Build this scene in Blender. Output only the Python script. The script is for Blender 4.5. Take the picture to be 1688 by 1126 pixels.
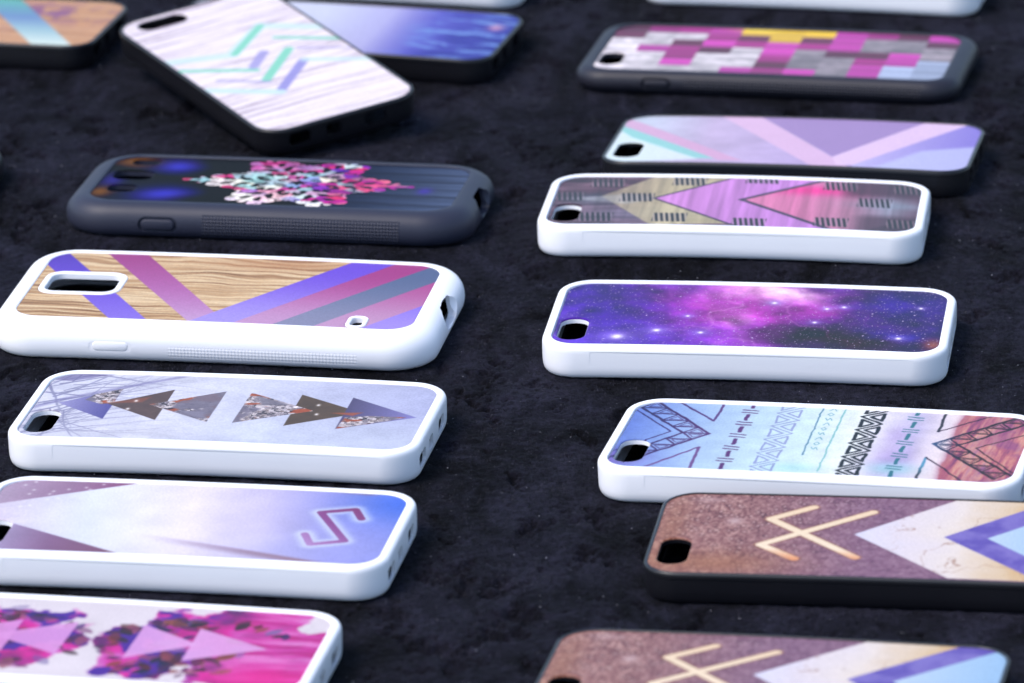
import bpy, bmesh, math, random
import numpy as np
from mathutils import Vector, Matrix

MM = 0.001
random.seed(7)
scene = bpy.context.scene
for o in list(bpy.data.objects):
    bpy.data.objects.remove(o)

# ------------------------------------------------------------------ camera
F_PX, DIST, PITCH, ROLL = 10577.46, 2.01843, math.radians(19.204), math.radians(-1.366)
cam_data = bpy.data.cameras.new('camera')
cam = bpy.data.objects.new('camera', cam_data)
scene.collection.objects.link(cam)
pos = Vector((0, -DIST * math.cos(PITCH), DIST * math.sin(PITCH)))
fwd = (-pos).normalized()
rt = Vector((1, 0, 0))
up = rt.cross(fwd)
cr, sr = math.cos(ROLL), math.sin(ROLL)
R_ = rt * cr + up * sr
U_ = -rt * sr + up * cr
cam.matrix_world = Matrix(((R_.x, U_.x, -fwd.x, pos.x), (R_.y, U_.y, -fwd.y, pos.y), (R_.z, U_.z, -fwd.z, pos.z), (0, 0, 0, 1)))
cam_data.sensor_width = 36
cam_data.lens = 36 * F_PX / 1688
cam_data.clip_start = 0.05
cam_data.clip_end = 50
cam_data.dof.use_dof = True
cam_data.dof.focus_distance = DIST - 0.06
cam_data.dof.aperture_fstop = 20
scene.camera = cam
scene.render.resolution_x, scene.render.resolution_y = 1024, 683

# ------------------------------------------------------------------ light
SUN_EL, SUN_AZ = math.radians(56), math.radians(-116)      # azimuth from +y towards +x
world = bpy.data.worlds.new('World')
scene.world = world
world.use_nodes = True
wn = world.node_tree
wn.nodes.clear()
sky = wn.nodes.new('ShaderNodeTexSky')
sky.sky_type = 'NISHITA'
sky.sun_disc = False
sky.sun_elevation = SUN_EL
sky.sun_rotation = SUN_AZ
sky.air_density = 1.0
sky.dust_density = 1.5
sky.ozone_density = 1.6
bg = wn.nodes.new('ShaderNodeBackground')
bg.inputs['Strength'].default_value = 0.13
wo = wn.nodes.new('ShaderNodeOutputWorld')
wn.links.new(sky.outputs[0], bg.inputs[0])
wn.links.new(bg.outputs[0], wo.inputs[0])
sd = bpy.data.lights.new('sun', 'SUN')
sd.energy = 1.5
sd.angle = math.radians(28)
sd.color = (1.0, 0.92, 0.86)
sun = bpy.data.objects.new('sun', sd)
scene.collection.objects.link(sun)
sdir = Vector((math.sin(SUN_AZ) * math.cos(SUN_EL), math.cos(SUN_AZ) * math.cos(SUN_EL), math.sin(SUN_EL)))
sun.rotation_euler = sdir.to_track_quat('Z', 'Y').to_euler()
scene.view_settings.view_transform = 'Standard'
scene.view_settings.look = 'None'
scene.view_settings.gamma = 1
scene.view_settings.use_curve_mapping = False
scene.view_settings.exposure = 1.3

# ------------------------------------------------------------------ helpers
def tag(o, label=None, cat=None, group=None, kind=None):
    for k, v in (('label', label), ('category', cat), ('group', group), ('kind', kind)):
        if v:
            o[k] = v

def link(name, mesh, mats, parent=None, smooth=True):
    o = bpy.data.objects.new(name, mesh)
    scene.collection.objects.link(o)
    for m in (mats if isinstance(mats, (list, tuple)) else [mats]):
        if m.name not in [s.name for s in mesh.materials if s]:
            mesh.materials.append(m)
    if smooth:
        mesh.polygons.foreach_set('use_smooth', [True] * len(mesh.polygons))
    if parent:
        o.parent = parent
    return o

def smooth(a, b, x):
    t = np.clip((x - a) / (b - a), 0, 1)
    return t * t * (3 - 2 * t)

def _hash(ix, iy, seed):
    h = (ix.astype(np.int64) * 374761393 + iy.astype(np.int64) * 668265263 + seed * 1442695041) & 0xffffffff
    h = ((h ^ (h >> 13)) * 1274126177) & 0xffffffff
    return ((h ^ (h >> 16)) & 0xffff) / 65535.0

def vnoise(x, y, seed=0):
    ix, iy = np.floor(x), np.floor(y)
    fx, fy = x - ix, y - iy
    fx = fx * fx * (3 - 2 * fx); fy = fy * fy * (3 - 2 * fy)
    a = _hash(ix, iy, seed); b = _hash(ix + 1, iy, seed); c = _hash(ix, iy + 1, seed); d = _hash(ix + 1, iy + 1, seed)
    return (a * (1 - fx) + b * fx) * (1 - fy) + (c * (1 - fx) + d * fx) * fy

def fbm(x, y, seed=0, octv=4, gain=0.5):
    s = 0; a = 1; t = 0
    for k in range(octv):
        # each octave turned a little, so the lattice never shows
        an = 0.6 * k + seed
        ca, sa = math.cos(an), math.sin(an)
        s = s + a * vnoise((x * ca - y * sa) * 2 ** k + 17 * k, (x * sa + y * ca) * 2 ** k - 9 * k, seed + k)
        t += a; a *= gain
    return s / t

def cells(x, y, seed=0):
    """distance to the nearest and second nearest jittered point, and a random id"""
    ix, iy = np.floor(x), np.floor(y)
    d1 = np.full(x.shape, 9.0); d2 = np.full(x.shape, 9.0); cid = np.zeros(x.shape)
    for dx in (-1, 0, 1):
        for dy in (-1, 0, 1):
            jx, jy = ix + dx, iy + dy
            px = jx + _hash(jx, jy, seed); py = jy + _hash(jx, jy, seed + 31)
            d = np.hypot(x - px, y - py)
            new = d < d1
            d2 = np.where(new, d1, np.minimum(d2, d))
            cid = np.where(new, _hash(jx, jy, seed + 77), cid)
            d1 = np.minimum(d1, d)
    return d1, d2, cid

# ------------------------------------------------------------------ materials
def mat(name):
    m = bpy.data.materials.new(name)
    m.use_nodes = True
    return m, m.node_tree, m.node_tree.nodes['Principled BSDF'], m.node_tree.nodes['Material Output']

def N(nt, t, **kw):
    n = nt.nodes.new(t)
    for k, v in kw.items():
        if k in n.bl_rna.properties.keys():
            setattr(n, k, v)
        else:
            n.inputs[k].default_value = v
    return n

def grip_nodes(nt, co, x0, x1, zmin, zmax, pitch=0.0015):
    """mask and height of the fine grip dots moulded in a case's long side (object coordinates)"""
    sep = N(nt, 'ShaderNodeSeparateXYZ'); nt.links.new(co, sep.inputs[0])
    def m(op, a, b=None, c=None):
        n = N(nt, 'ShaderNodeMath', operation=op)
        for i, v in enumerate((a, b, c)):
            if v is None: continue
            if isinstance(v, (int, float)): n.inputs[i].default_value = v
            else: nt.links.new(v, n.inputs[i])
        return n.outputs[0]
    k = 2 * math.pi / pitch
    u = m('SINE', m('MULTIPLY', m('ADD', sep.outputs[0], sep.outputs[2]), k * .7))
    v = m('SINE', m('MULTIPLY', m('SUBTRACT', sep.outputs[0], sep.outputs[2]), k * .7))
    h = m('MULTIPLY', u, v)
    inx = m('MULTIPLY', m('GREATER_THAN', sep.outputs[0], x0), m('LESS_THAN', sep.outputs[0], x1))
    inz = m('MULTIPLY', m('GREATER_THAN', sep.outputs[2], zmin), m('LESS_THAN', sep.outputs[2], zmax))
    return m('MULTIPLY', h, m('MULTIPLY', inx, inz))

def rubber(name, col, rough, spec=.5, translucent=0.0, grip=None, sss=0.0, gripd=.00012):
    m, nt, p, out = mat(name)
    p.inputs['Roughness'].default_value = rough
    p.inputs['Specular IOR Level'].default_value = spec
    tc = N(nt, 'ShaderNodeTexCoord')
    nz = N(nt, 'ShaderNodeTexNoise', Scale=260.0, Detail=4.0)
    nt.links.new(tc.outputs['Object'], nz.inputs['Vector'])
    big = N(nt, 'ShaderNodeTexNoise', Scale=38.0, Detail=3.0)
    nt.links.new(tc.outputs['Object'], big.inputs['Vector'])
    mx = N(nt, 'ShaderNodeMix', data_type='RGBA')
    mx.inputs['A'].default_value = (*[c * .93 for c in col], 1)
    mx.inputs['B'].default_value = (*col, 1)
    nt.links.new(big.outputs['Fac'], mx.inputs['Factor'])
    nt.links.new(mx.outputs['Result'], p.inputs['Base Color'])
    rr = N(nt, 'ShaderNodeMapRange'); rr.inputs['To Min'].default_value = rough - .07; rr.inputs['To Max'].default_value = rough + .09
    nt.links.new(big.outputs['Fac'], rr.inputs['Value']); nt.links.new(rr.outputs[0], p.inputs['Roughness'])
    bmp = N(nt, 'ShaderNodeBump', Strength=.5, Distance=.00002)
    nt.links.new(nz.outputs['Fac'], bmp.inputs['Height'])
    last = bmp
    if grip:
        b2 = N(nt, 'ShaderNodeBump', Strength=1.0, Distance=gripd)
        nt.links.new(grip_nodes(nt, tc.outputs['Object'], *grip), b2.inputs['Height'])
        nt.links.new(bmp.outputs[0], b2.inputs['Normal'])
        last = b2
    nt.links.new(last.outputs[0], p.inputs['Normal'])
    if sss:
        p.inputs['Subsurface Weight'].default_value = sss
        p.inputs['Subsurface Radius'].default_value = (1, .95, 1.0)
        p.inputs['Subsurface Scale'].default_value = .002
    if translucent:
        t = N(nt, 'ShaderNodeBsdfTranslucent'); t.inputs[0].default_value = (.85, .87, .92, 1)
        ms = N(nt, 'ShaderNodeMixShader', Fac=translucent)
        nt.links.new(p.outputs[0], ms.inputs[1]); nt.links.new(t.outputs[0], ms.inputs[2])
        nt.links.new(ms.outputs[0], out.inputs['Surface'])
    return m

WHITE = rubber('white_rubber', (.80, .80, .83), .34, translucent=.05)
WHITE_GRIP = rubber('white_rubber_grip', (.81, .81, .84), .42, translucent=.07, grip=(-.012, .048, .0022, .0060), gripd=.00005)
BLACK = rubber('black_plastic', (.0055, .0055, .0080), .34, spec=.38)
BLACK_GRIP = rubber('black_rubber_grip', (.016, .018, .034), .52, spec=.35, grip=(-.020, .046, .0012, .0085), gripd=.00018)
BLACK_GRIP2 = rubber('black_rubber_fine_grip', (.012, .012, .020), .50, spec=.3, grip=(-.028, .056, .001, .0062), gripd=.00018)

def print_material(name, rough=.36, spec=.15, coat=.0, grain=.10):
    m, nt, p, out = mat(name)
    at = N(nt, 'ShaderNodeAttribute', attribute_name='print_colour')
    tc = N(nt, 'ShaderNodeTexCoord')
    nz = N(nt, 'ShaderNodeTexNoise', Scale=1500.0, Detail=2.0)
    nt.links.new(tc.outputs['Object'], nz.inputs['Vector'])
    mr = N(nt, 'ShaderNodeMapRange'); mr.inputs['From Min'].default_value = .3; mr.inputs['From Max'].default_value = .7
    mr.inputs['To Min'].default_value = 1 - grain; mr.inputs['To Max'].default_value = 1 + grain
    nt.links.new(nz.outputs['Fac'], mr.inputs['Value'])
    vm = N(nt, 'ShaderNodeVectorMath', operation='SCALE')
    nt.links.new(at.outputs['Color'], vm.inputs[0]); nt.links.new(mr.outputs[0], vm.inputs['Scale'])
    nt.links.new(vm.outputs[0], p.inputs['Base Color'])
    p.inputs['Roughness'].default_value = rough
    p.inputs['Specular IOR Level'].default_value = spec
    p.inputs['Coat Weight'].default_value = coat
    p.inputs['Coat Roughness'].default_value = .12
    n2 = N(nt, 'ShaderNodeTexNoise', Scale=45.0, Detail=3.0)
    nt.links.new(tc.outputs['Object'], n2.inputs['Vector'])
    b = N(nt, 'ShaderNodeBump', Strength=.25, Distance=.0002)
    nt.links.new(n2.outputs['Fac'], b.inputs['Height']); nt.links.new(b.outputs[0], p.inputs['Normal'])
    return m
PRINT = print_material('printed_aluminium')
PRINT_SATIN = print_material('printed_aluminium_satin', rough=.55, spec=.05)

# ------------------------------------------------------------------ case shells
def rr_ring(hx, hy, r, n=10):
    r = max(min(r, hx - .01, hy - .01), .05)
    pts = []
    for q, (sx, sy) in enumerate(((1, 1), (-1, 1), (-1, -1), (1, -1))):
        for i in range(n + 1):
            a = math.pi / 2 * (q + i / n)
            pts.append((sx * (hx - r) + r * math.cos(a), sy * (hy - r) + r * math.sin(a)))
    return pts

def subdiv_ring(pts, step=6.0):
    """extra points on the long straight sides, so a bend can follow them"""
    out = []
    for i, p in enumerate(pts):
        q = pts[(i + 1) % len(pts)]
        out.append(p)
        L = math.hypot(q[0] - p[0], q[1] - p[1])
        k = int(L // step)
        for j in range(1, k):
            out.append((p[0] + (q[0] - p[0]) * j / k, p[1] + (q[1] - p[1]) * j / k))
    return out

def loft(profile, hx, hy, r, kx=1.0, rmin=1.0, n=10, steps=16):
    """closed solid through rounded-rectangle rings; profile = list of (inset, z)"""
    bm = bmesh.new()
    rings = []
    for e, z in profile:
        ring = rr_ring(hx - e * kx, hy - e, max(r - e, rmin), n)
        full = []
        for i, p in enumerate(ring):
            q = ring[(i + 1) % len(ring)]
            full.append(p)
            if (i + 1) % (n + 1) == 0:                      # a straight side follows
                k = steps if abs(q[0] - p[0]) > abs(q[1] - p[1]) else steps // 2
                for j in range(1, k):
                    full.append((p[0] + (q[0] - p[0]) * j / k, p[1] + (q[1] - p[1]) * j / k))
        rings.append([bm.verts.new((x * MM, y * MM, z * MM)) for x, y in full])
    for a, b in zip(rings, rings[1:]):
        for i in range(len(a)):
            j = (i + 1) % len(a)
            bm.faces.new((a[i], a[j], b[j], b[i]))
    bm.faces.new(rings[0][::-1]); bm.faces.new(rings[-1])
    bmesh.ops.recalc_face_normals(bm, faces=bm.faces)
    return bm

def prism(hx, hy, r, z0, z1, cx=0, cy=0, n=8, bevel=0):
    bm = bmesh.new()
    ring = rr_ring(hx, hy, r, n)
    prof = [(0, z0), (0, z1)] if not bevel else [(bevel, z0), (bevel * .3, z0 + bevel * .3), (0, z0 + bevel), (0, z1 - bevel), (bevel * .3, z1 - bevel * .3), (bevel, z1)]
    rs = []
    for e, z in prof:
        rs.append([bm.verts.new(((x + cx) * MM, (y + cy) * MM, z * MM)) for x, y in rr_ring(hx - e, hy - e, max(r - e, .05), n)])
    for a, b in zip(rs, rs[1:]):
        for i in range(len(a)):
            j = (i + 1) % len(a); bm.faces.new((a[i], a[j], b[j], b[i]))
    bm.faces.new(rs[0][::-1]); bm.faces.new(rs[-1])
    bmesh.ops.recalc_face_normals(bm, faces=bm.faces)
    return bm

def turned(bm, axis, loc):
    """a prism built along z turned so that it runs along y (axis 'y') or x (axis 'x')"""
    M = Matrix.Translation(Vector(loc) * MM) @ (Matrix.Rotation(math.pi / 2, 4, 'X') if axis == 'y' else Matrix.Rotation(math.pi / 2, 4, 'Z') @ Matrix.Rotation(math.pi / 2, 4, 'X'))
    bmesh.ops.transform(bm, matrix=M, verts=bm.verts)
    bmesh.ops.recalc_face_normals(bm, faces=bm.faces)
    return bm

def carve(bm, cutters):
    """boolean difference, baked into a new mesh; the helper objects are deleted"""
    me = bpy.data.meshes.new('m'); bm.to_mesh(me); bm.free()
    o = bpy.data.objects.new('tmp_body', me); scene.collection.objects.link(o)
    tmp = []
    for c in cutters:
        cm = bpy.data.meshes.new('c'); c.to_mesh(cm); c.free()
        co = bpy.data.objects.new('tmp_cut', cm); scene.collection.objects.link(co)
        md = o.modifiers.new('b', 'BOOLEAN'); md.operation = 'DIFFERENCE'; md.solver = 'EXACT'; md.object = co
        tmp.append(co)
    bpy.context.view_layer.update()
    res = bpy.data.meshes.new_from_object(o.evaluated_get(bpy.context.evaluated_depsgraph_get()))
    for t in tmp + [o]:
        bpy.data.objects.remove(t)
    return res

def bend_mesh(me, b, hl):
    if not b:
        return
    co = np.empty(len(me.vertices) * 3, np.float32)
    me.vertices.foreach_get('co', co); co = co.reshape(-1, 3)
    co[:, 2] += b * MM * (1 - (co[:, 0] / (hl * MM)) ** 2)
    me.vertices.foreach_set('co', co.ravel()); me.update()

def auto_smooth(me, ang=math.radians(32)):
    me.polygons.foreach_set('use_smooth', [True] * len(me.polygons))
    bm = bmesh.new(); bm.from_mesh(me)
    for e in bm.edges:
        e.smooth = not (len(e.link_faces) == 2 and e.calc_face_angle(0) > ang)
    bm.to_mesh(me); bm.free()

KINDS = {
    # outer half length, half width, corner radius, height, panel half length, half width, panel radius
    'A': dict(hx=63.1, hy=31.0, r=11.5, H=10.77, px=60.14, py=27.64, pr=8.4),
    'B': dict(hx=62.5, hy=30.8, r=10.5, H=9.57, px=61.35, py=29.62, pr=9.3),
    'C': dict(hx=71.5, hy=38.2, r=15.5, H=12.3, px=63.6, py=31.66, pr=8.5),
    'D': dict(hx=69.0, hy=35.0, r=17.0, H=11.0, px=60.8, py=28.0, pr=10.0),
    'E': dict(hx=68.6, hy=34.4, r=12.0, H=8.0, px=62.4, py=29.5, pr=8.0),
}
CAM_HOLE = (-54.6, -13.6, 4.3, 9.4, 4.2)            # cx, cy, hx, hy, r on the small cases

def shell_mesh(kind, holes, ports=True, buttons=()):
    K = KINDS[kind]; H = K['H']
    if kind == 'A':
        prof = [(3.36, H - 1.0), (3.36, H - .40), (3.18, H - .14), (2.75, H), (1.7, H), (1.0, H - .16), (.5, H - .50), (.18, H - 1.0), (.03, H - 1.7),
                (0, H - 2.6), (.05, 5.0), (.12, 3.0), (.3, 1.7), (.65, .8), (1.2, .2), (1.9, 0), (2.7, 0), (3.1, .25), (3.2, .7), (3.0, 1.0), (1.2, 1.25), (1.2, H - 2.2)]
        bm = loft(prof, K['hx'], K['hy'], K['r'], kx=.88, rmin=2)
    elif kind == 'B':
        prof = [(1.2, H - 1.0), (1.2, H - .42), (1.05, H - .25), (.75, H - .22), (.45, H - .3), (.15, H - .6), (.0, H - 1.1),
                (.05, H - 2.1), (.22, H - 2.25), (.22, 4.0), (.35, 1.6), (.7, .5), (1.3, 0), (2.2, 0), (2.5, .4), (2.4, .9), (1.7, 1.1), (1.7, H - 2.0)]
        bm = loft(prof, K['hx'], K['hy'], K['r'], rmin=2)
    else:
        m = K['hy'] - K['py']                       # how wide the bulging shoulder is
        kx = (K['hx'] - K['px']) / m
        zc = {'C': 4.6, 'D': 4.2, 'E': 3.6}[kind]
        top = []
        for i in range(11):
            a = math.pi / 2 * i / 10
            e = (m - .7) * (1 - math.cos(math.pi / 2 - a)) if False else (m - .7) * (1 - math.sin(a))
            top.append((e, zc + (H - zc) * (max(math.cos(a), 0) ** .85)))
        prof = [(m, H - 1.0), (m, H - .38), (m - .2, H - .12), (m - .45, H - .02)] + top
        prof += [(.1, zc - 1.2), (.35, 2.0), (.9, .9), (1.7, .2), (2.6, 0), (3.6, 0), (4.1, .4), (4.2, .9), (2.6, 1.2), (2.2, zc), (3.0, H - 2.4)]
        bm = loft(prof, K['hx'], K['hy'], K['r'], kx=1.0 if kx < 1.02 else kx, rmin=3)
    cut = []
    off = .4 if kind == 'A' else 0                  # the panel sits a touch nearer one end
    for (cx, cy, hx, hy, r) in holes:
        cx += off
        cut.append(prism(hx, hy, r, H - 6 if kind in 'AB' else H - 5, H + 3, cx, cy))
    hx = K['hx']
    if ports and kind in 'AB':
        zc = 4.9
        for y, w, h in ((-17.5, 4.2, 2.3), (-4.5, 2.9, 2.3), (11.5, 4.2, 2.3)):
            cut.append(turned(prism(w, h, 1.5, -4.5, 5), 'x', (hx, y, zc)))
    if ports and kind in 'CD':
        zc = 7.2 if kind == 'C' else 6.2
        cut.append(turned(prism(7.8, 3.8, 2.2, -14, 8), 'x', (hx, .5, zc)))
        s = bmesh.new()
        bmesh.ops.create_uvsphere(s, u_segments=48, v_segments=24, radius=1)
        bmesh.ops.transform(s, matrix=Matrix.Translation(Vector((hx + 2.4, .5, zc + 1.6)) * MM) @ Matrix.Diagonal((6.0 * MM, 12.0 * MM, 6.4 * MM, 1)), verts=s.verts)
        cut.append(s)
    if kind == 'A':                                 # shallow moulded panel in the long side
        cut.append(turned(prism(50, 3.7, .6, -.08, 3), 'y', (3, -K['hy'] - 0.0, 5.3)))
    for (bx, bz, bl, bh) in buttons:                # groove round a moulded button
        cut.append(turned(prism(bl + 1.0, bh + .9, bh + .85, -.9 if kind != 'C' else -.12, 4), 'y', (bx, -K['hy'] - 0.0, bz)))
    me = carve(bm, cut)
    if off:
        me.transform(Matrix.Translation((-off * MM, 0, 0)))
    return me

def sdf_rr(x, y, hx, hy, r):
    qx, qy = np.abs(x) - hx + r, np.abs(y) - hy + r
    return np.hypot(np.maximum(qx, 0), np.maximum(qy, 0)) + np.minimum(np.maximum(qx, qy), 0) - r

def panel_mesh(kind, holes, art, step, grow=.1):
    """the printed sheet: a fine grid whose points carry the printed colour, its rim snapped to the outline"""
    K = KINDS[kind]; z = K['H'] - .5
    nx, ny = int(2 * K['px'] / step) + 3, int(2 * K['py'] / step) + 3
    xs = (np.arange(nx) - (nx - 1) / 2) * step; ys = (np.arange(ny) - (ny - 1) / 2) * step
    X, Y = np.meshgrid(xs, ys)
    def sdf(X, Y):
        d = sdf_rr(X, Y, K['px'] + (grow if kind in 'ABCDE' else 0), K['py'] + grow, K['pr'])
        for (cx, cy, hx, hy, r) in holes:
            d = np.maximum(d, -sdf_rr(X - cx, Y - cy, hx + .12, hy + .12, r + .12))
        return d
    D = sdf(X, Y)
    Pin = D <= 0
    face = Pin[:-1, :-1] | Pin[1:, :-1] | Pin[:-1, 1:] | Pin[1:, 1:]
    e = .02
    for _ in range(3):
        D = sdf(X, Y)
        gx = (sdf(X + e, Y) - sdf(X - e, Y)) / (2 * e); gy = (sdf(X, Y + e) - sdf(X, Y - e)) / (2 * e)
        near = (D > 0)
        X = np.where(near, X - D * gx, X); Y = np.where(near, Y - D * gy, Y)
    idx = np.arange(nx * ny).reshape(ny, nx)
    f = np.stack([idx[:-1, :-1], idx[:-1, 1:], idx[1:, 1:], idx[1:, :-1]], -1)[face]
    used = np.unique(f); remap = -np.ones(nx * ny, int); remap[used] = np.arange(len(used))
    f = remap[f]
    vx, vy = X.ravel()[used], Y.ravel()[used]
    n = len(used)
    # rolled edge and skirt
    ed = np.concatenate([f[:, [0, 1]], f[:, [1, 2]], f[:, [2, 3]], f[:, [3, 0]]])
    key = ed[:, 0].astype(np.int64) * n + ed[:, 1]; rev = ed[:, 1].astype(np.int64) * n + ed[:, 0]
    be = ed[~np.isin(key, rev)]
    bv = np.unique(be); bmap = -np.ones(n, int); bmap[bv] = n + np.arange(len(bv))
    sk = np.stack([be[:, 1], be[:, 0], bmap[be[:, 0]], bmap[be[:, 1]]], -1)
    dd = -sdf(vx, vy)
    vz = z - .18 * np.clip(1 - dd / .5, 0, 1) ** 2
    verts = np.concatenate([np.stack([vx, vy, vz], -1), np.stack([vx[bv], vy[bv], np.full(len(bv), z - .45)], -1)]) * MM
    faces = np.concatenate([f, sk])
    me = bpy.data.meshes.new('printed_panel')
    me.vertices.add(len(verts)); me.vertices.foreach_set('co', verts.astype(np.float32).ravel())
    me.loops.add(len(faces) * 4); me.loops.foreach_set('vertex_index', faces.astype(np.int32).ravel())
    me.polygons.add(len(faces)); me.polygons.foreach_set('loop_start', np.arange(0, len(faces) * 4, 4, dtype=np.int32))
    me.update(calc_edges=True); me.validate()
    c = art(vx, vy)
    c = np.clip(c, 0, 1)
    lin = np.where(c <= .04045, c / 12.92, ((c + .055) / 1.055) ** 2.4)
    lin = np.clip(lin * np.array((.545, .50, .44)) * (.92 + .38 * lin.mean(1, keepdims=True)) - .007, .002, .85)
    lin = np.concatenate([lin, lin[bv] * .9])
    at = me.color_attributes.new('print_colour', 'FLOAT_COLOR', 'POINT')
    at.data.foreach_set('color', np.concatenate([lin, np.ones((len(lin), 1))], 1).astype(np.float32).ravel())
    return me

def rim_mesh(cx, cy, hx, hy, r, w, z0, z1):
    """a rounded moulded rim standing round an opening"""
    bm = bmesh.new()
    prof = [(0, z0), (0, z1 - .35), (.2, z1 - .1), (.5, z1), (w - .5, z1), (w - .2, z1 - .12), (w, z1 - .4), (w, z0)]
    rs = [[bm.verts.new(((x + cx) * MM, (y + cy) * MM, z * MM)) for x, y in rr_ring(hx + e, hy + e, r + e, 8)] for e, z in prof]
    for a, b in zip(rs, rs[1:] + rs[:1]):
        for i in range(len(a)):
            j = (i + 1) % len(a); bm.faces.new((a[i], a[j], b[j], b[i]))
    bmesh.ops.recalc_face_normals(bm, faces=bm.faces)
    me = bpy.data.meshes.new('camera_rim'); bm.to_mesh(me); bm.free()
    return me

def phone_case(pose, kind, label, art, step=.3, material=None, holes=None, bend=.6, rims=(), buttons=(), ports=True, sheet=None):
    cx, cy, rot, z0, tx, ty = pose
    K = KINDS[kind]
    root = bpy.data.objects.new('phone_case', None)
    root.empty_display_size = .01
    scene.collection.objects.link(root)
    tag(root, label, 'phone case', 'phone cases laid out on the black velvet')
    a = math.radians(rot)
    ex = Vector((math.cos(a), math.sin(a), math.radians(ty))).normalized()
    ey = Vector((-math.sin(a), math.cos(a), math.radians(tx)))
    ez = ex.cross(ey).normalized(); ey = ez.cross(ex)
    root.matrix_world = Matrix(((ex.x, ey.x, ez.x, cx * MM), (ex.y, ey.y, ez.y, cy * MM), (ex.z, ey.z, ez.z, z0 * MM), (0, 0, 0, 1)))
    material = material or (WHITE if kind == 'A' else BLACK)
    holes = [CAM_HOLE] if holes is None else holes
    me = shell_mesh(kind, holes, ports, buttons)
    auto_smooth(me)
    bend_mesh(me, bend, K['hx'])
    me.materials.clear()
    link('shell', me, material, root, smooth=False)
    pm = panel_mesh(kind, holes, art, step)
    bend_mesh(pm, bend, K['hx'])
    link('printed_panel', pm, sheet or PRINT, root)
    for (hx_, w) in rims:
        rm = rim_mesh(*hx_, w, K['H'] - 2.2, K['H'] - .15)
        bend_mesh(rm, bend, K['hx'])
        auto_smooth(rm)
        link('camera_rim', rm, material, root, smooth=False)
    for (bx, bz, bl, bh) in buttons:
        b = turned(prism(bl, bh, bh * .95, -1.6, .15 if kind != 'C' else .02, bevel=.45), 'y', (bx, -K['hy'], bz))
        bme = bpy.data.meshes.new('side_button'); b.to_mesh(bme); b.free()
        auto_smooth(bme, math.radians(60)); bend_mesh(bme, bend, K['hx'])
        link('side_button', bme, material, root, smooth=False)
    return root

# ------------------------------------------------------------------ painting helpers (x, y in millimetres on the panel)
def C3(r, g, b): return np.array((r, g, b), float)
def hx_(s): return np.array([int(s[i:i + 2], 16) / 255 for i in (0, 2, 4)])
def fill(x, c):
    return np.tile(np.asarray(c, float), (len(x), 1))
def over(img, c, m):
    m = np.clip(m, 0, 1)[:, None]
    return img * (1 - m) + np.asarray(c) * m
def poly_sdf(x, y, P):
    d = np.full(x.shape, 1e9); s = np.ones(x.shape)
    n = len(P)
    for i in range(n):
        ax, ay = P[i]; bx, by = P[(i - 1) % n]
        ex, ey = bx - ax, by - ay
        wx, wy = x - ax, y - ay
        t = np.clip((wx * ex + wy * ey) / (ex * ex + ey * ey + 1e-12), 0, 1)
        d = np.minimum(d, (wx - ex * t) ** 2 + (wy - ey * t) ** 2)
        c1, c2, c3 = y >= ay, y < by, ex * wy > ey * wx
        flip = (c1 & c2 & c3) | (~c1 & ~c2 & ~c3)
        s = np.where(flip, -s, s)
    return s * np.sqrt(d)
def poly(x, y, P, soft=.12): return smooth(soft, -soft, poly_sdf(x, y, P))
def line(x, y, P, w, soft=.12):
    d = np.full(x.shape, 1e9)
    for (ax, ay), (bx, by) in zip(P, P[1:]):
        ex, ey = bx - ax, by - ay
        t = np.clip(((x - ax) * ex + (y - ay) * ey) / (ex * ex + ey * ey + 1e-12), 0, 1)
        d = np.minimum(d, np.hypot(x - ax - ex * t, y - ay - ey * t))
    return smooth(w / 2 + soft, w / 2 - soft, d)
def blob(x, y, cx, cy, rx, ry, ang=0, p=1.0):
    a = math.radians(ang); dx, dy = x - cx, y - cy
    u = (dx * math.cos(a) + dy * math.sin(a)) / rx; v = (-dx * math.sin(a) + dy * math.cos(a)) / ry
    return np.exp(-(u * u + v * v) ** p)
def grad(x, stops):
    xs = [s[0] for s in stops]
    return np.stack([np.interp(x, xs, [s[1][k] for s in stops]) for k in range(3)], -1)
def streaks(x, y, seed, sx=.02, sy=1.2, warp=3.0):
    yy = y + warp * (fbm(x * .03, y * .05, seed + 5) - .5) * 2
    return fbm(x * sx, yy * sy, seed, 5, .6)

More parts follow.
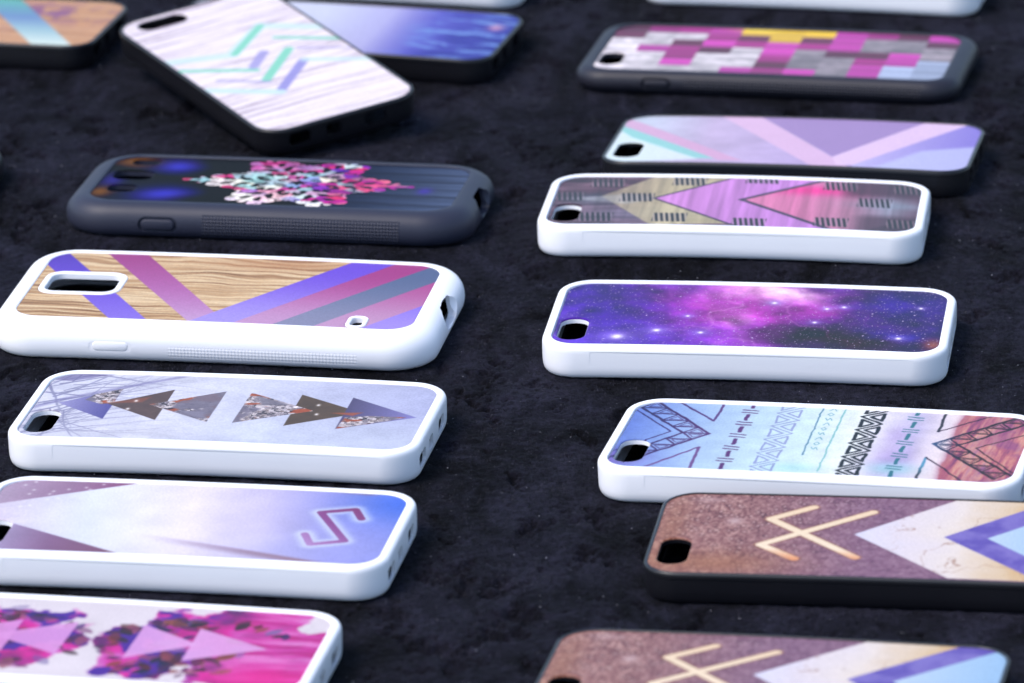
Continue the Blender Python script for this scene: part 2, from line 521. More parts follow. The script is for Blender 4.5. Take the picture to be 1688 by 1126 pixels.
# ------------------------------------------------------------------ the printed designs
def art_galaxy(x, y):
    w1 = fbm(x * .06, y * .06, 3, 5) - .5; w2 = fbm(x * .06 + 40, y * .06, 9, 5) - .5
    X, Y = x + w1 * 26, y + w2 * 22
    im = fill(x, hx_('3f1aa6'))
    im = over(im, hx_('5a35d8'), .85 * blob(X, Y, -40, -20, 26, 10))
    im = over(im, hx_('7a4be0'), .6 * blob(X, Y, -58, -12, 7, 14))
    im = over(im, hx_('4a21a8'), .6 * blob(X, Y, -52, 14, 12, 12))
    im = over(im, hx_('240a78'), .7 * blob(X, Y, -33, 8, 13, 8))
    im = over(im, hx_('32106a'), .9 * smooth(22, 38, X))
    im = over(im, hx_('a82cc4'), .9 * blob(X, Y, 2, 10, 32, 26, 10))
    im = over(im, hx_('cc40cc'), .95 * blob(X, Y, -4, 2, 17, 34, 14))
    im = over(im, hx_('a92ec4'), .9 * blob(X, Y, 14, 14, 17, 13))
    im = over(im, hx_('c23bbf'), .7 * blob(X, Y, 22, 10, 11, 8))
    im = over(im, hx_('a040dc'), .85 * blob(X, Y, -6, -20, 17, 14))
    im = over(im, hx_('f0b0ec'), .95 * blob(X, Y, 2, 24, 17, 9))
    im = over(im, hx_('f4d8f2'), .8 * blob(X, Y, 6, 27, 7, 4))
    im = over(im, hx_('d887e4'), .7 * blob(X, Y, -6, -6, 4, 15, 24))
    im = over(im, hx_('24081c'), .97 * blob(X, Y, 24, -19, 19, 12))
    im = over(im, hx_('341018'), .8 * blob(X, Y, 38, -24, 14, 9))
    im = over(im, hx_('3a26c4'), .8 * blob(X, Y, 46, -13, 8, 6))
    im = over(im, hx_('3320a8'), .6 * blob(X, Y, 45, 15, 14, 10))
    im = over(im, hx_('190a3c'), .6 * blob(X, Y, 33, 22, 10, 7))
    im = over(im, hx_('b06a4a'), .8 * blob(x, y, 58, -20, 3.5, 5))
    f = fbm(x * .16, y * .16, 21, 5)
    im = im * (.62 + .72 * f)[:, None]
    vein = np.exp(-((fbm(x * .05 + 3, y * .05, 44, 5) - .5) / .02) ** 2) * blob(x, y, 0, 0, 30, 30)
    im = over(im, hx_('e7b3f4'), .35 * vein)
    # small stars everywhere, a few with a wide glow
    for s, dens, rad, amp in ((1.3, .42, .17, .8), (2.6, .35, .26, .95), (6.0, .25, .42, 1.0)):
        d1, _, cid = cells(x / s, y / s, int(s * 10))
        im = over(im, hx_('dcd2ff'), amp * (cid < dens) * smooth(rad, rad * .35, d1 * s))
    for cx, cy, r in ((-40.1, -20.2, 1.0), (-28.4, -14.2, .62), (-14.5, -15.5, .45), (46.9, -15.5, .5), (6, 12.5, .45), (52, 12, .35), (22.8, 8.5, .4), (28, 10.5, .4), (-20, -1, .35), (20, -4, .38)):
        im = over(im, hx_('a79cff'), .75 * blob(x, y, cx, cy, 5.5 * r, 5.0 * r, 0, .7))
        im = over(im, hx_('ffffff'), blob(x, y, cx, cy, 1.7 * r, 1.9 * r))
    return im

def wood(x, y, seed, c0='946a40', c1='cea878', c2='ecd8b4', sy=.9):
    s = streaks(x, y, seed, .018, sy, 5)
    im = grad(s, [(.25, hx_(c0)), (.42, hx_(c1)), (.58, hx_(c2)), (.75, hx_(c1))])
    g = streaks(x, y, seed + 50, .05, 4.5, 2)
    im = im * (.86 + .28 * g)[:, None]
    yy = y + 5 * (fbm(x * .03, y * .05, seed + 5) - .5) * 2
    lines = smooth(.12, .0, np.abs(((yy * .42 + 1.2 * fbm(x * .02, y * .1, seed + 8)) % 1) - .5) - .02)
    return over(im, hx_('6d4a2c'), .22 * lines * fbm(x * .06, y * .3, seed + 3))

def art_wood_stripes(x, y):
    im = wood(x, y, 12)
    im = over(im, hx_('b8743c'), .45 * blob(x, y, 15, 26, 26, 6))
    vi = grad(y, [(-30, hx_('8d74ee')), (5, hx_('6f49e2')), (30, hx_('5a35c4'))])
    ma = grad(y, [(-30, hx_('c8a4d8')), (0, hx_('b868b4')), (30, hx_('a83a8c'))])
    im = over(im, vi, poly(x, y, [(-63.5, 19), (-76, 34), (-60.9, 34), (-20.2, -31), (-32.2, -31)]))
    im = over(im, ma, poly(x, y, [(-47.8, 34), (-34.6, 34), (6, -32), (-6.4, -32)]))
    A0, A1 = (-.4, -21.2), (35, 33.5)
    def half(off):
        # region to the right of the slanted line through A shifted by off along x
        return [(A0[0] - 8 + off, A0[1] - 12.4), (A1[0] + off, A1[1]), (90, 40), (90, -45)]
    t = smooth(-30, 28, y)
    im = over(im, fill(x, hx_('a99af4')) * (1 - t)[:, None] + hx_('7247e6') * t[:, None], poly(x, y, half(0)))
    im = over(im, fill(x, hx_('c79bcf')) * (1 - t)[:, None] + hx_('ad2f8c') * t[:, None], poly(x, y, half(14)))
    im = over(im, fill(x, hx_('8f93b8')) * (1 - t)[:, None] + hx_('5a6a98') * t[:, None], poly(x, y, half(26.5)))
    im = over(im, fill(x, hx_('c69ccb')) * (1 - t)[:, None] + hx_('b23a90') * t[:, None], poly(x, y, half(39.5)))
    im = over(im, fill(x, hx_('a591f6')) * (1 - t)[:, None] + hx_('5a38e8') * t[:, None], poly(x, y, half(54.5)))
    return im

def art_forest_triangles(x, y):
    im = grad(x, [(-60, hx_('ccd2ec')), (-20, hx_('d0d6ee')), (10, hx_('c8d0ee')), (60, hx_('b0b8e2'))])  # bluish sheen of the sky is put into the right-hand stops
    im = over(im, hx_('c8d4f0'), .7 * smooth(8, -22, y) * smooth(-20, 20, x))
    im = im * (.93 + .14 * fbm(x * .12, y * .12, 5))[:, None]
    im = over(im, hx_('dfe4f6'), .5 * smooth(.5, .7, fbm(x * .15, y * .4, 15)) * smooth(10, -40, x))
    rnd = random.Random(3)
    br = np.zeros_like(x)
    for k in range(48):                                   # bare branches fading out of the mist
        bx, by = -60 + rnd.uniform(-3, 10), rnd.uniform(-30, 28)
        an = math.radians(rnd.uniform(0, 75)) * (1 if rnd.random() < .8 else -1)
        P = [(bx, by)]
        for q in range(7):
            an += rnd.uniform(-.22, .22)
            P.append((P[-1][0] + 7 * math.cos(an), P[-1][1] + 7 * math.sin(an)))
        for q, (a, b) in enumerate(zip(P, P[1:])):
            br = np.maximum(br, (1 - q / 8) * line(x, y, [a, b], (.9 if k < 12 else .45) * (1 - q / 9) + .1, .2))
    im = over(im, hx_('6c6c9c'), .62 * br * smooth(12, -40, x))
    im = over(im, hx_('68609c'), .6 * poly(x, y, [(-60, 22), (-56, 30), (-38, 30), (-54, 21)], .6))
    im = over(im, hx_('7c78b4'), .55 * line(x, y, [(-60, -2), (-52, 6), (-40, 14), (-28, 22), (-16, 30)], 1.8, .9))
    for r in (16, 20, 24):
        im = over(im, hx_('dde2f8'), .3 * smooth(.5, 0, np.abs(np.hypot(x - 2, y - 2) - r)) * smooth(.35, .6, fbm(x * .1, y * .1, 8)))
    def crystal(seed):
        d1, d2, cid = cells(x * .75 + fbm(x * .5, y * .5, seed) * 1.6, y * .75, seed)
        c = grad(cid, [(0, hx_('2e2834')), (.35, hx_('8b8494')), (.6, hx_('dcd8e4')), (.8, hx_('6a5a5a')), (1, hx_('f4f0fa'))])
        c = over(c, hx_('f6f0ff'), smooth(.10, .02, np.abs(d2 - d1 - .12)) * .6)
        c = over(c, hx_('1c161c'), smooth(.07, .0, d2 - d1) * .8)
        c = over(c, hx_('b4552e'), .9 * smooth(.62, .70, fbm(x * .16, y * .3, seed + 9)))
        return over(c, hx_('7d7890'), .9 * smooth(.56, .62, fbm(x * .09, y * .09, seed + 4)))
    br_ = fill(x, hx_('64504c')) * (.9 + .25 * fbm(x * .3, y * .3, 2))[:, None]
    tris = [([(-53.6, 1.9), (-36.4, 15.3), (-36.6, -11.1)], 'up'), ([(-38.1, 1.9), (-20.3, 15.6), (-20.5, -10.9)], 'br'), ([(-25.3, 2.2), (-4.2, 15.5), (-4.6, -11.2)], 'cr'),
            ([(3.6, 15.2), (3.2, -11), (25.5, 2.0)], 'cr'), ([(19.3, 15.3), (19.1, -11.6), (40.5, 2.4)], 'br'), ([(35.1, 14.9), (35.0, -12.2), (57.3, 1.0)], 'up')]
    im = over(im, grad(x, [(-55, hx_('a6a6da')), (-36, hx_('5c57a8'))]), poly(x, y, tris[0][0]))
    im = over(im, crystal(11), poly(x, y, [(-44, 9.6), (-36.4, 15.3), (-36.5, 3), (-40, 1.5), (-46, 5)], .2))
    im = over(im, br_, poly(x, y, tris[1][0]))
    im = over(im, hx_('9a5a44'), .7 * poly(x, y, [(-40, 2), (-26, 9), (-28, 4)], .8))
    im = over(im, crystal(23), poly(x, y, tris[2][0]))
    im = over(im, hx_('8d8aa4'), .9 * poly(x, y, [(-16, -2), (-7, -2.5), (-6, -9)], .8))
    im = over(im, fill(x, hx_('62503e')) * (.9 + .25 * fbm(x * .3, y * .3, 2))[:, None], poly(x, y, tris[4][0]))
    im = over(im, crystal(37), poly(x, y, tris[3][0]))
    im = over(im, hx_('858296'), .9 * poly(x, y, [(6, 12.5), (18, 6), (9, 5)], .8))
    im = over(im, grad(x, [(35, hx_('5d5580')), (57, hx_('8c8ad4'))]), poly(x, y, tris[5][0]))
    im = over(im, crystal(41), poly(x, y, [(36, -2), (43, 0), (54, .6), (49, -3.5), (35.2, -12)], .3))
    im = over(im, hx_('b8603c'), .8 * poly(x, y, [(31, 1), (40.5, 2.6), (38, -.5)], .5))
    for px, py in ((26, 7), (27, -.8), (-30, 5), (-31, -2)):
        im = over(im, hx_('f0f0f8'), blob(x, y, px, py, .6, .9))
    return im

def art_rune_mist(x, y):
    im = grad(x + y * .15, [(-60, hx_('cfc8e6')), (-30, hx_('dce6f8')), (0, hx_('e6e2f8')), (22, hx_('ccc8f2')), (42, hx_('9ca0ec')), (62, hx_('8c98ee'))])  # blue print, with sky sheen painted in towards the right end
    im = over(im, hx_('3c6cf0'), .8 * blob(x, y, 60, 22, 16, 16))
    im = over(im, hx_('a8aef0'), .5 * blob(x, y, 40, -18, 20, 10))
    top = grad(x, [(-60, hx_('b6a4c4')), (-38, hx_('a07ca4')), (-18, hx_('8a3f78'))])
    im = over(im, top, poly(x, y, [(-70, 2), (-14, 31.5), (-70, 34)], .3))
    bot = grad(x, [(-52, hx_('a99cc8')), (-36, hx_('8f6a96')), (-18, hx_('8a5c7c'))])
    im = over(im, bot, poly(x, y, [(-52, -6), (-14, -27.5), (-14, -34), (-70, -34), (-70, -6)], .3))
    lo = -16.7 + (x - 9) * -.276 - y
    im = over(im, grad(x, [(-10, hx_('c4b8d8')), (15, hx_('a894b4')), (50, hx_('966c78'))]), .85 * smooth(-.6, 1.2, lo) * smooth(-22, 22, x) * smooth(6, 1.5, lo))
    hi = y - (31.4 - (x - 13.8) * .117)
    im = over(im, hx_('8c6c8a'), .85 * smooth(-2.2, .4, hi) * smooth(-6, 26, x) * smooth(52, 46, x))
    im = im * (.95 + .1 * fbm(x * .1, y * .1, 6))[:, None]
    P = [(49.1, 7.6), (45.9, 14.8), (36.4, 11.2), (47.6, -9.8), (38.4, -13.7), (35.2, -6.0)]
    gl = np.zeros_like(x)
    for w, a in ((7, .2), (5.4, .3), (4, .3)):
        gl = gl + a * line(x, y, P, w, 1.6)
    im = over(im, hx_('dff0ff'), gl * .8)
    im = over(im, grad(x + y, [(24, hx_('b58fd0')), (44, hx_('94509c')), (62, hx_('8c3f80'))]), line(x, y, P, 2.4, .15))
    for k in range(14):
        r = random.Random(k); im = over(im, hx_('eef6ff'), .7 * blob(x, y, r.uniform(-58, -30), r.uniform(4, 27), .5, .6))
    return im

def art_splash(x, y):
    im = fill(x, hx_('dcd8e6')) * (.95 + .08 * fbm(x * .08, y * .08, 4))[:, None]
    n = fbm(x * .07, y * .09, 31, 4) - .5
    spl = np.full_like(x, -1.0)
    for cx, cy, rx, ry in ((-24, -1, 18, 21), (-48, 0, 20, 24), (20, -1, 19, 23), (42, -2, 22, 28), (60, -8, 16, 26), (8, 3, 10, 10)):
        spl = np.maximum(spl, 1.15 - np.hypot((x - cx) / rx, (y - cy) / ry) + n * 1.3)
    core = smooth(.10, .20, spl)
    mg = grad(fbm(x * .08, y * .08, 61, 5), [(.25, hx_('6a0c74')), (.38, hx_('b0128c')), (.52, hx_('dc22a4')), (.66, hx_('d060c4')), (.8, hx_('ecb0dc'))])
    im = over(im, mg, core)
    im = over(im, hx_('3c12a4'), .85 * core * smooth(.52, .62, fbm(x * .10, y * .10, 71, 4)) * smooth(36, 20, x))
    s_ = streaks(x, y, 91, .05, .4, 6)
    im = over(im, grad(s_, [(.3, hx_('b80e80')), (.5, hx_('d84cb4')), (.7, hx_('e496dc'))]), .85 * core * smooth(30, 44, x))
    im = over(im, hx_('ec1c98'), .8 * blob(x, y, 50, -20, 16, 9) * core)
    # leaf like blots crowding along the rim of each splash, and a few loose ones
    rnd = random.Random(11)
    pal = ['4c1c18', '8c4a34', '240830', '5c0c4c', 'a05a70', '300c64', '30141c', '985a40', 'b83ca0', '7c6cac', '3c0c30']
    for k in range(260):
        ex = rnd.choice([(-24, 17), (-48, 20), (20, 17), (36, 20)])
        an_ = rnd.uniform(0, 6.283); rr_ = rnd.gauss(1.0, .13)
        cx = ex[0] + math.cos(an_) * ex[1] * rr_; cy = -2 + math.sin(an_) * 17.5 * rr_
        if cx > 40 and cy < 8: continue
        L_ = rnd.uniform(1.8, 4.8); a_ = rnd.uniform(0, 3.14)
        tip = .8 if rr_ < 1.1 else .5
        m = smooth(1.0, .75, np.abs(((x - cx) * math.cos(a_) + (y - cy) * math.sin(a_)) / L_) ** 1.4 + np.abs((-(x - cx) * math.sin(a_) + (y - cy) * math.cos(a_)) / (L_ * .5)) ** 1.7)
        im = over(im, hx_(rnd.choice(pal)), m * tip * rnd.uniform(.6, 1))
    for T in ([(-9.6, 12.7), (-10.6, -11.3), (-31.9, .5)], [(-25.3, 12.2), (-26.0, -11.2), (-46, .6)], [(8.9, 13.3), (8.3, -11.2), (27, 1.2)], [(24.8, 12.8), (24.6, -10.9), (46.0, 1.2)]):
        tc = grad(x, [(-40, hx_('d894de')), (0, hx_('d8a0e4')), (24, hx_('dcaae8')), (44, hx_('d8a2e0'))])
        im = over(im, tc, .93 * poly(x, y, T))
    return im

def art_tribal(x, y):
    w = (fbm(x * .06, y * .06, 2, 5) - .5) * 16
    im = grad(x + w * .5, [(-60, hx_('6c88e0')), (-50, hx_('88a8ec')), (-36, hx_('a8c6f0')), (-22, hx_('bcdaf2')), (-6, hx_('cde8f4')), (8, hx_('e2eef4')), (16, hx_('dcdcf0')), (26, hx_('c2bee6')), (31, hx_('d8d2e8')), (36, hx_('e4dce8')), (60, hx_('d8c8d8'))])
    im = over(im, hx_('8c66c8'), .65 * blob(x, y, -58, -20, 9, 8))
    im = over(im, hx_('a58fdc'), .55 * blob(x, y, 22 + 0 * x, -12, 6, 12) + .4 * blob(x, y, 21, 8, 4, 8))
    im = over(im, hx_('8cdbe0'), .6 * blob(x, y, 24, -20, 7, 5) + .4 * blob(x, y, -4, -23, 8, 4))
    im = im * (.95 + .1 * fbm(x * .25, y * .25, 3))[:, None]
    st = fbm(x * .55 - y * .05, y * .05, 14, 5, .7)
    red = grad(st, [(.25, hx_('8c4a76')), (.40, hx_('b8647c')), (.52, hx_('d48c88')), (.62, hx_('dca898')), (.8, hx_('a868a0'))])
    red = over(red, hx_('8a4a90'), .6 * smooth(36, 60, x) * smooth(.4, .6, fbm(x * .1, y * .1, 33)))
    edge = 38 + w * .22
    im = over(im, red, smooth(-.2, .6, x - edge))
    im = over(im, hx_('a04a70'), .5 * blob(x - edge, 0 * x, .8, 0, 1.6, 1))
    dark = grad(x, [(-60, hx_('24145c')), (-40, hx_('50206e')), (-30, hx_('60307e'))])
    def jit(x, y, s): return x + (fbm(x * .35, y * .35, s) - .5) * .8, y + (fbm(x * .35 + 50, y * .35, s) - .5) * .8
    jx, jy = jit(x, y, 5)
    L = lambda P, w_: line(jx, jy, P, w_, .16)
    # left ladder chevron
    def ladder(tip, back, hyy, gap, n, sgn):
        m = L([(back, hyy), tip, (back, -hyy + 2 * tip[1])], 1.05)
        itip = (tip[0] - sgn * gap * 1.75, tip[1])
        sl = (hyy - tip[1]) / (back - tip[0])
        m = np.maximum(m, L([(back - sgn * gap * 1.75, hyy), itip, (back - sgn * gap * 1.75, -hyy + 2 * tip[1])], .95))
        for s in (1, -1):
            for k in range(n):
                t = k / n
                a = (tip[0] + (back - tip[0]) * t, tip[1] + s * (hyy - tip[1]) * t)
                b = (itip[0] + (back - tip[0]) * (t + .0), itip[1] + s * (hyy - itip[1]) * (t + .0))
                t2 = (k + 1) / n
                a2 = (tip[0] + (back - tip[0]) * t2, tip[1] + s * (hyy - tip[1]) * t2)
                b2 = (itip[0] + (back - tip[0]) * t2, itip[1] + s * (hyy - itip[1]) * t2)
                m = np.maximum(m, L([a, b], .8))
                m = np.maximum(m, L([b, a2], .65))
                cen = [(a[0] + b[0] + a2[0]) / 3, (a[1] + b[1] + a2[1]) / 3]
                tri = [(cen[0] + .5 * (p[0] - cen[0]), cen[1] + .5 * (p[1] - cen[1])) for p in (a, b, a2)]
                m = np.maximum(m, L(tri + [tri[0]], .35) * .9)
        return m
    im = over(im, dark, .95 * ladder((-34.3, 2.2), -55, 27.8, 4.6, 5, 1))
    im = over(im, dark, .85 * L([(-61, 21.5), (-46.3, 2.9), (-61, -16)], .6))
    im = over(im, dark, .85 * L([(-48.5, 28.5), (-35.1, 13.0), (-34.6, 29.2)], .85))
    im = over(im, hx_('70408c'), .9 * L([(-48.5, -27.4), (-35.1, -9.0), (-34.8, -26.6)], .9))
    # column of dashes and double bars
    for x0, col, a in ((-25.7, hx_('64307e'), 1.0), (24.5, hx_('2f7c90'), .95)):
        m = np.zeros_like(x)
        k = 0; yy = 29.5
        while yy > -27:
            m = np.maximum(m, L([(x0, yy), (x0, yy - 4.2)], 1.25))
            for q in (-.55, .55):
                m = np.maximum(m, L([(x0 - 2.2, yy - 7.0 + q * 1.9), (x0 + 2.2, yy - 7.6 + q * 1.9)], .75))
            yy -= 10.3
        im = over(im, col, a * m)
    # two bands of triangles
    for x0, x1, col, a, w0 in ((-17.0, -10.2, hx_('8288cc'), .7, .6), (8.6, 15.0, hx_('16161f'), 1.0, .95)):
        m = np.zeros_like(x); p = 11.3; yy = 44.5
        def small(T, q=.56):
            c = (sum(t[0] for t in T) / 3, sum(t[1] for t in T) / 3)
            T = [(c[0] + q * (t[0] - c[0]), c[1] + q * (t[1] - c[1])) for t in T]
            return T + [T[0]]
        while yy > -40:
            m = np.maximum(m, L([(x0 - .3, yy), (x1 + .3, yy - p / 2), (x0 - .3, yy - p)], w0))
            m = np.maximum(m, L(small([(x0 - .6, yy), (x0 - .6, yy - p), (x1 - .6, yy - p / 2)]), w0 * 1.15))
            m = np.maximum(m, L(small([(x1 + .6, yy + p / 2), (x1 + .6, yy - p / 2), (x0 + .6, yy)]), w0 * 1.15))
            yy -= p
        im = over(im, col, a * m)
    im = over(im, hx_('4f86a8'), .85 * L([(-4.5, 29.5), (-4.2, 9), (-3.9, -12)], .5))
    im = over(im, hx_('6cbcc0'), .8 * L([(2.3, 29.5), (2.9, -25)], .5))
    m = np.zeros_like(x)
    for k in range(9):                                    # little hand drawn signs between the two fine lines
        cy = 26.5 - k * 4.1; cx = -1.2
        if k % 3 == 0: m = np.maximum(m, L([(cx - 1, cy - 1), (cx, cy + 1.2), (cx + 1, cy - 1)], .32))
        elif k % 3 == 1: m = np.maximum(m, L([(cx - .9, cy), (cx, cy + 1.2), (cx + .9, cy), (cx, cy - 1.2), (cx - .9, cy)], .32))
        else: m = np.maximum(m, L([(cx - 1, cy + 1), (cx - .3, cy - 1), (cx + .4, cy + 1), (cx + 1, cy - 1)], .32))
    im = over(im, hx_('4f9cae'), .8 * m)
    blk = grad(x, [(30, hx_('3878b8')), (38, hx_('2a2448')), (44, hx_('281426')), (60, hx_('281426'))])
    im = over(im, grad(y, [(-26, hx_('28242c')), (-16, hx_('4a9cc8')), (8, hx_('5090c0')), (14, hx_('282834')), (28, hx_('282834'))]), .9 * np.maximum(L([(32.6, 28.6), (32.8, 12.4)], .9), L([(32.3, -27.5), (32.6, -9.2)], .9)))
    im = over(im, hx_('38203c'), .9 * np.maximum(L([(32.8, 12.4), (46.5, 27.6)], .65), L([(32.6, -9.2), (46.6, -28.2)], .65)))
    im = over(im, blk, .95 * ladder((32.8, 2.0), 54.5, 27.8, -4.4, 5, 1))
    im = over(im, hx_('38202c'), .9 * L([(61, 16.5), (45.8, .3), (61.5, -21)], .6))
    return im

def art_arrows(x, y):
    im = grad(fbm(x * .05, y * .5, 3, 5), [(.3, hx_('38202e')), (.5, hx_('5a3648')), (.7, hx_('806074'))])
    im = over(im, hx_('8088a8'), .55 * blob(x, y, -30, -14, 22, 12))
    im = over(im, hx_('5c7488'), .6 * blob(x, y, -48, 2, 9, 6))
    def V(tip, dx, h=30):
        return [(tip, 3), (tip + dx, 3 + h), (tip + dx + 200, 3 + h), (tip + dx + 200, 3 - h), (tip + dx, 3 - h)]
    im = over(im, grad(x, [(-46, hx_('9c8f7a')), (-20, hx_('cfc9a0'))]), .85 * poly(x, y, [(-45, 5), (-28, 30), (1, 30), (-27, 3), (1, -24), (-26, -27)], .5))
    im = over(im, hx_('b7bcc4'), .5 * poly(x, y, [(-56, 2), (-36, 8), (-27, 3), (-36, -4)], 1.5))
    im = over(im, hx_('3a2a48'), .95 * poly(x, y, V(-28.4, 29.5)))
    im = over(im, grad(x, [(-28, hx_('cc88d8')), (30, hx_('c688e0'))]), poly(x, y, V(-26.8, 29.5)))
    im = over(im, hx_('4a3a58'), .95 * poly(x, y, V(.0, 31)))
    mid = grad(x, [(3, hx_('e284b8')), (20, hx_('d87cb0')), (38, hx_('b07c9c')), (50, hx_('9494ac')), (60, hx_('6c5066'))])
    mid = over(mid, hx_('ee2a98'), .9 * blob(x, y, 25, 16, 16, 5.5))
    mid = over(mid, hx_('8c9cb4'), .7 * blob(x, y, 52, 2, 12, 4))
    mid = over(mid, hx_('4a2a3c'), .85 * smooth(6, 16, y) * smooth(30, 40, x) + .7 * smooth(-6, -14, y) * smooth(36, 46, x))
    im = over(im, mid, poly(x, y, V(2.8, 31)))
    im = over(im, hx_('4c3848'), .8 * (poly(x, y, [(38, 34), (64, 10), (64, 34)], .5) + poly(x, y, [(40, -30), (64, -6), (64, -30)], .5)))
    g = (fbm(x * .6, y * .02, 7) - .5)
    im = im * (1 + .35 * g)[:, None]
    ticks = [(-44.4, 20.7), (-17.4, 23), (6.7, 27), (32.9, 21.8), (56, 21.4), (-56.4, 5), (-33.2, 3.9), (45.1, 4.5), (-44.6, -18.5), (-20.3, -18.4), (5.9, -22.5), (32.4, -19), (55.8, -18.0)]
    for i, (cx, cy) in enumerate(ticks):
        u = x - cx; v = y - cy
        m = (np.abs(u) < 5.6) * smooth(5.0, 4.6, np.abs(v)) * smooth(.34, .22, np.abs(((u / 1.75 + .12 * v / 1.75) % 1) - .5))
        im = over(im, hx_('d0b8c4') if i in (0, 4, 12) else hx_('b0a4b8'), .35 * (np.abs(u) < 5.6) * (np.abs(v) < 4.6))
        im = over(im, hx_('0c060c'), m)
    return im

def art_lavender(x, y):
    im = grad(x, [(-60, hx_('c2d4e8')), (-30, hx_('c4b4dc')), (0, hx_('bcaadc')), (40, hx_('b09adc')), (60, hx_('b4a8f0'))])
    im = im * (.93 + .14 * fbm(x * .12, y * .12, 4))[:, None]
    im = over(im, hx_('8ed8d8'), .85 * poly(x, y, [(-61, 18), (-56, 12), (-22.8, -24), (-30.6, -24), (-56, 0), (-61, 10)], .4))
    im = over(im, hx_('d8eef4'), .8 * poly(x, y, [(-61, 10), (-56, 2), (-29, -25), (-61, -30)], .5))
    im = over(im, hx_('d8a8d4'), .85 * poly(x, y, [(-61, 25), (-57, 22), (-14, -26), (-22, -26), (-61, 16)], .4))
    im = over(im, hx_('e0bce4'), .85 * poly(x, y, [(-31.5, 33), (-17.5, 33), (23, -30), (10, -30)], .3))
    im = over(im, hx_('a486c8'), .85 * poly(x, y, [(-17.5, 33), (43, 33), (15.5, -17.5)], .3))
    im = over(im, hx_('e4c8ee'), .9 * poly(x, y, [(15.5, -18), (43, 33), (58, 33), (23.6, -27), (18, -27)], .3))
    im = over(im, grad(x, [(20, hx_('c8c4f4')), (60, hx_('8878e0'))]), .9 * poly(x, y, [(23.6, -27), (58, 33), (64, 33), (64, -32), (24, -32)], .4))
    im = over(im, hx_('c0c8f4'), .8 * poly(x, y, [(30, -30), (44, -6), (64, 4), (64, -32)], 2))
    return im

def art_rune_stone(x, y):
    n = fbm(x * .5, y * .35, 3, 6, .7)
    d1, d2, cid = cells(x * 1.3 + n, y * .9 + n, 6)
    im = grad(n * .55 + .08 + cid * .30, [(.25, hx_('6c4448')), (.40, hx_('906264')), (.54, hx_('a67a7a')), (.72, hx_('c4a09c'))])
    im = over(im, hx_('7c60a0'), .45 * smooth(-44, 4, x))
    dr = cells(x * .45, y * .3, 61)
    im = over(im, hx_('dcc8cc'), .5 * (dr[2] > .6) * smooth(.30, .16, dr[0] + .15 * n) * smooth(20, -30, x))
    im = over(im, hx_('4a2c34'), .4 * (dr[2] > .6) * smooth(.10, .03, np.abs(dr[0] - .36)) * smooth(20, -30, x))
    im = over(im, hx_('b07850'), .55 * blob(x, y, -44, -22, 22, 9) + .4 * blob(x, y, -58, 0, 5, 30))
    im = over(im, hx_('d0bcc4'), .7 * blob(x, y, -40, 9.6, 2.2, 2.4) + .4 * blob(x, y, -49, 25, 5, 2))
    P1 = [(-18.4, 21.2), (-29.9, 11.6), (-3.0, -15.4)]
    P2 = [(-20.1, -17.4), (-30.8, -7.7), (-1.0, 18.6)]
    im = over(im, hx_('b07a5c'), .6 * np.maximum(line(x, y, P1, 3.8, .5), line(x, y, P2, 3.8, .5)))
    im = over(im, grad(y, [(-18, hx_('e8a070')), (-10, hx_('f0e2cc')), (10, hx_('ecdcc2')), (20, hx_('ecd6b8'))]), np.maximum(line(x, y, P1, 2.7, .3), line(x, y, P2, 2.7, .3)))
    def V(tip, s=.97):
        return [(tip, 1.6), (tip + 29, 1.6 + 29 / s), (tip + 150, 31), (tip + 150, -30), (tip + 29, 1.6 - 29 / s)]
    cr = fbm(x * .1, y * .1, 16, 5)
    w = grad(x + np.abs(y - 1.6) * -.06 + (cr - .5) * 14, [(-5, hx_('d4d8f4')), (10, hx_('dcd8e6')), (24, hx_('e2dcdc')), (38, hx_('dcc8ac')), (50, hx_('d0a058'))])
    crk = smooth(.014, .0, np.abs(fbm(x * .09, y * .09, 26, 5) - .5))
    w = over(w, hx_('9a6a54'), .55 * crk * smooth(2, 14, x))
    im = over(im, w, poly(x, y, V(-4.9)))
    vi = grad(fbm(x * .2, y * .2, 36), [(.3, hx_('6a5ac0')), (.6, hx_('8478d0'))])
    im = over(im, vi, poly(x, y, V(20.6)))
    im = over(im, grad(x, [(32, hx_('bcd4f0')), (60, hx_('9cc4ee'))]), poly(x, y, V(33)))
    return im

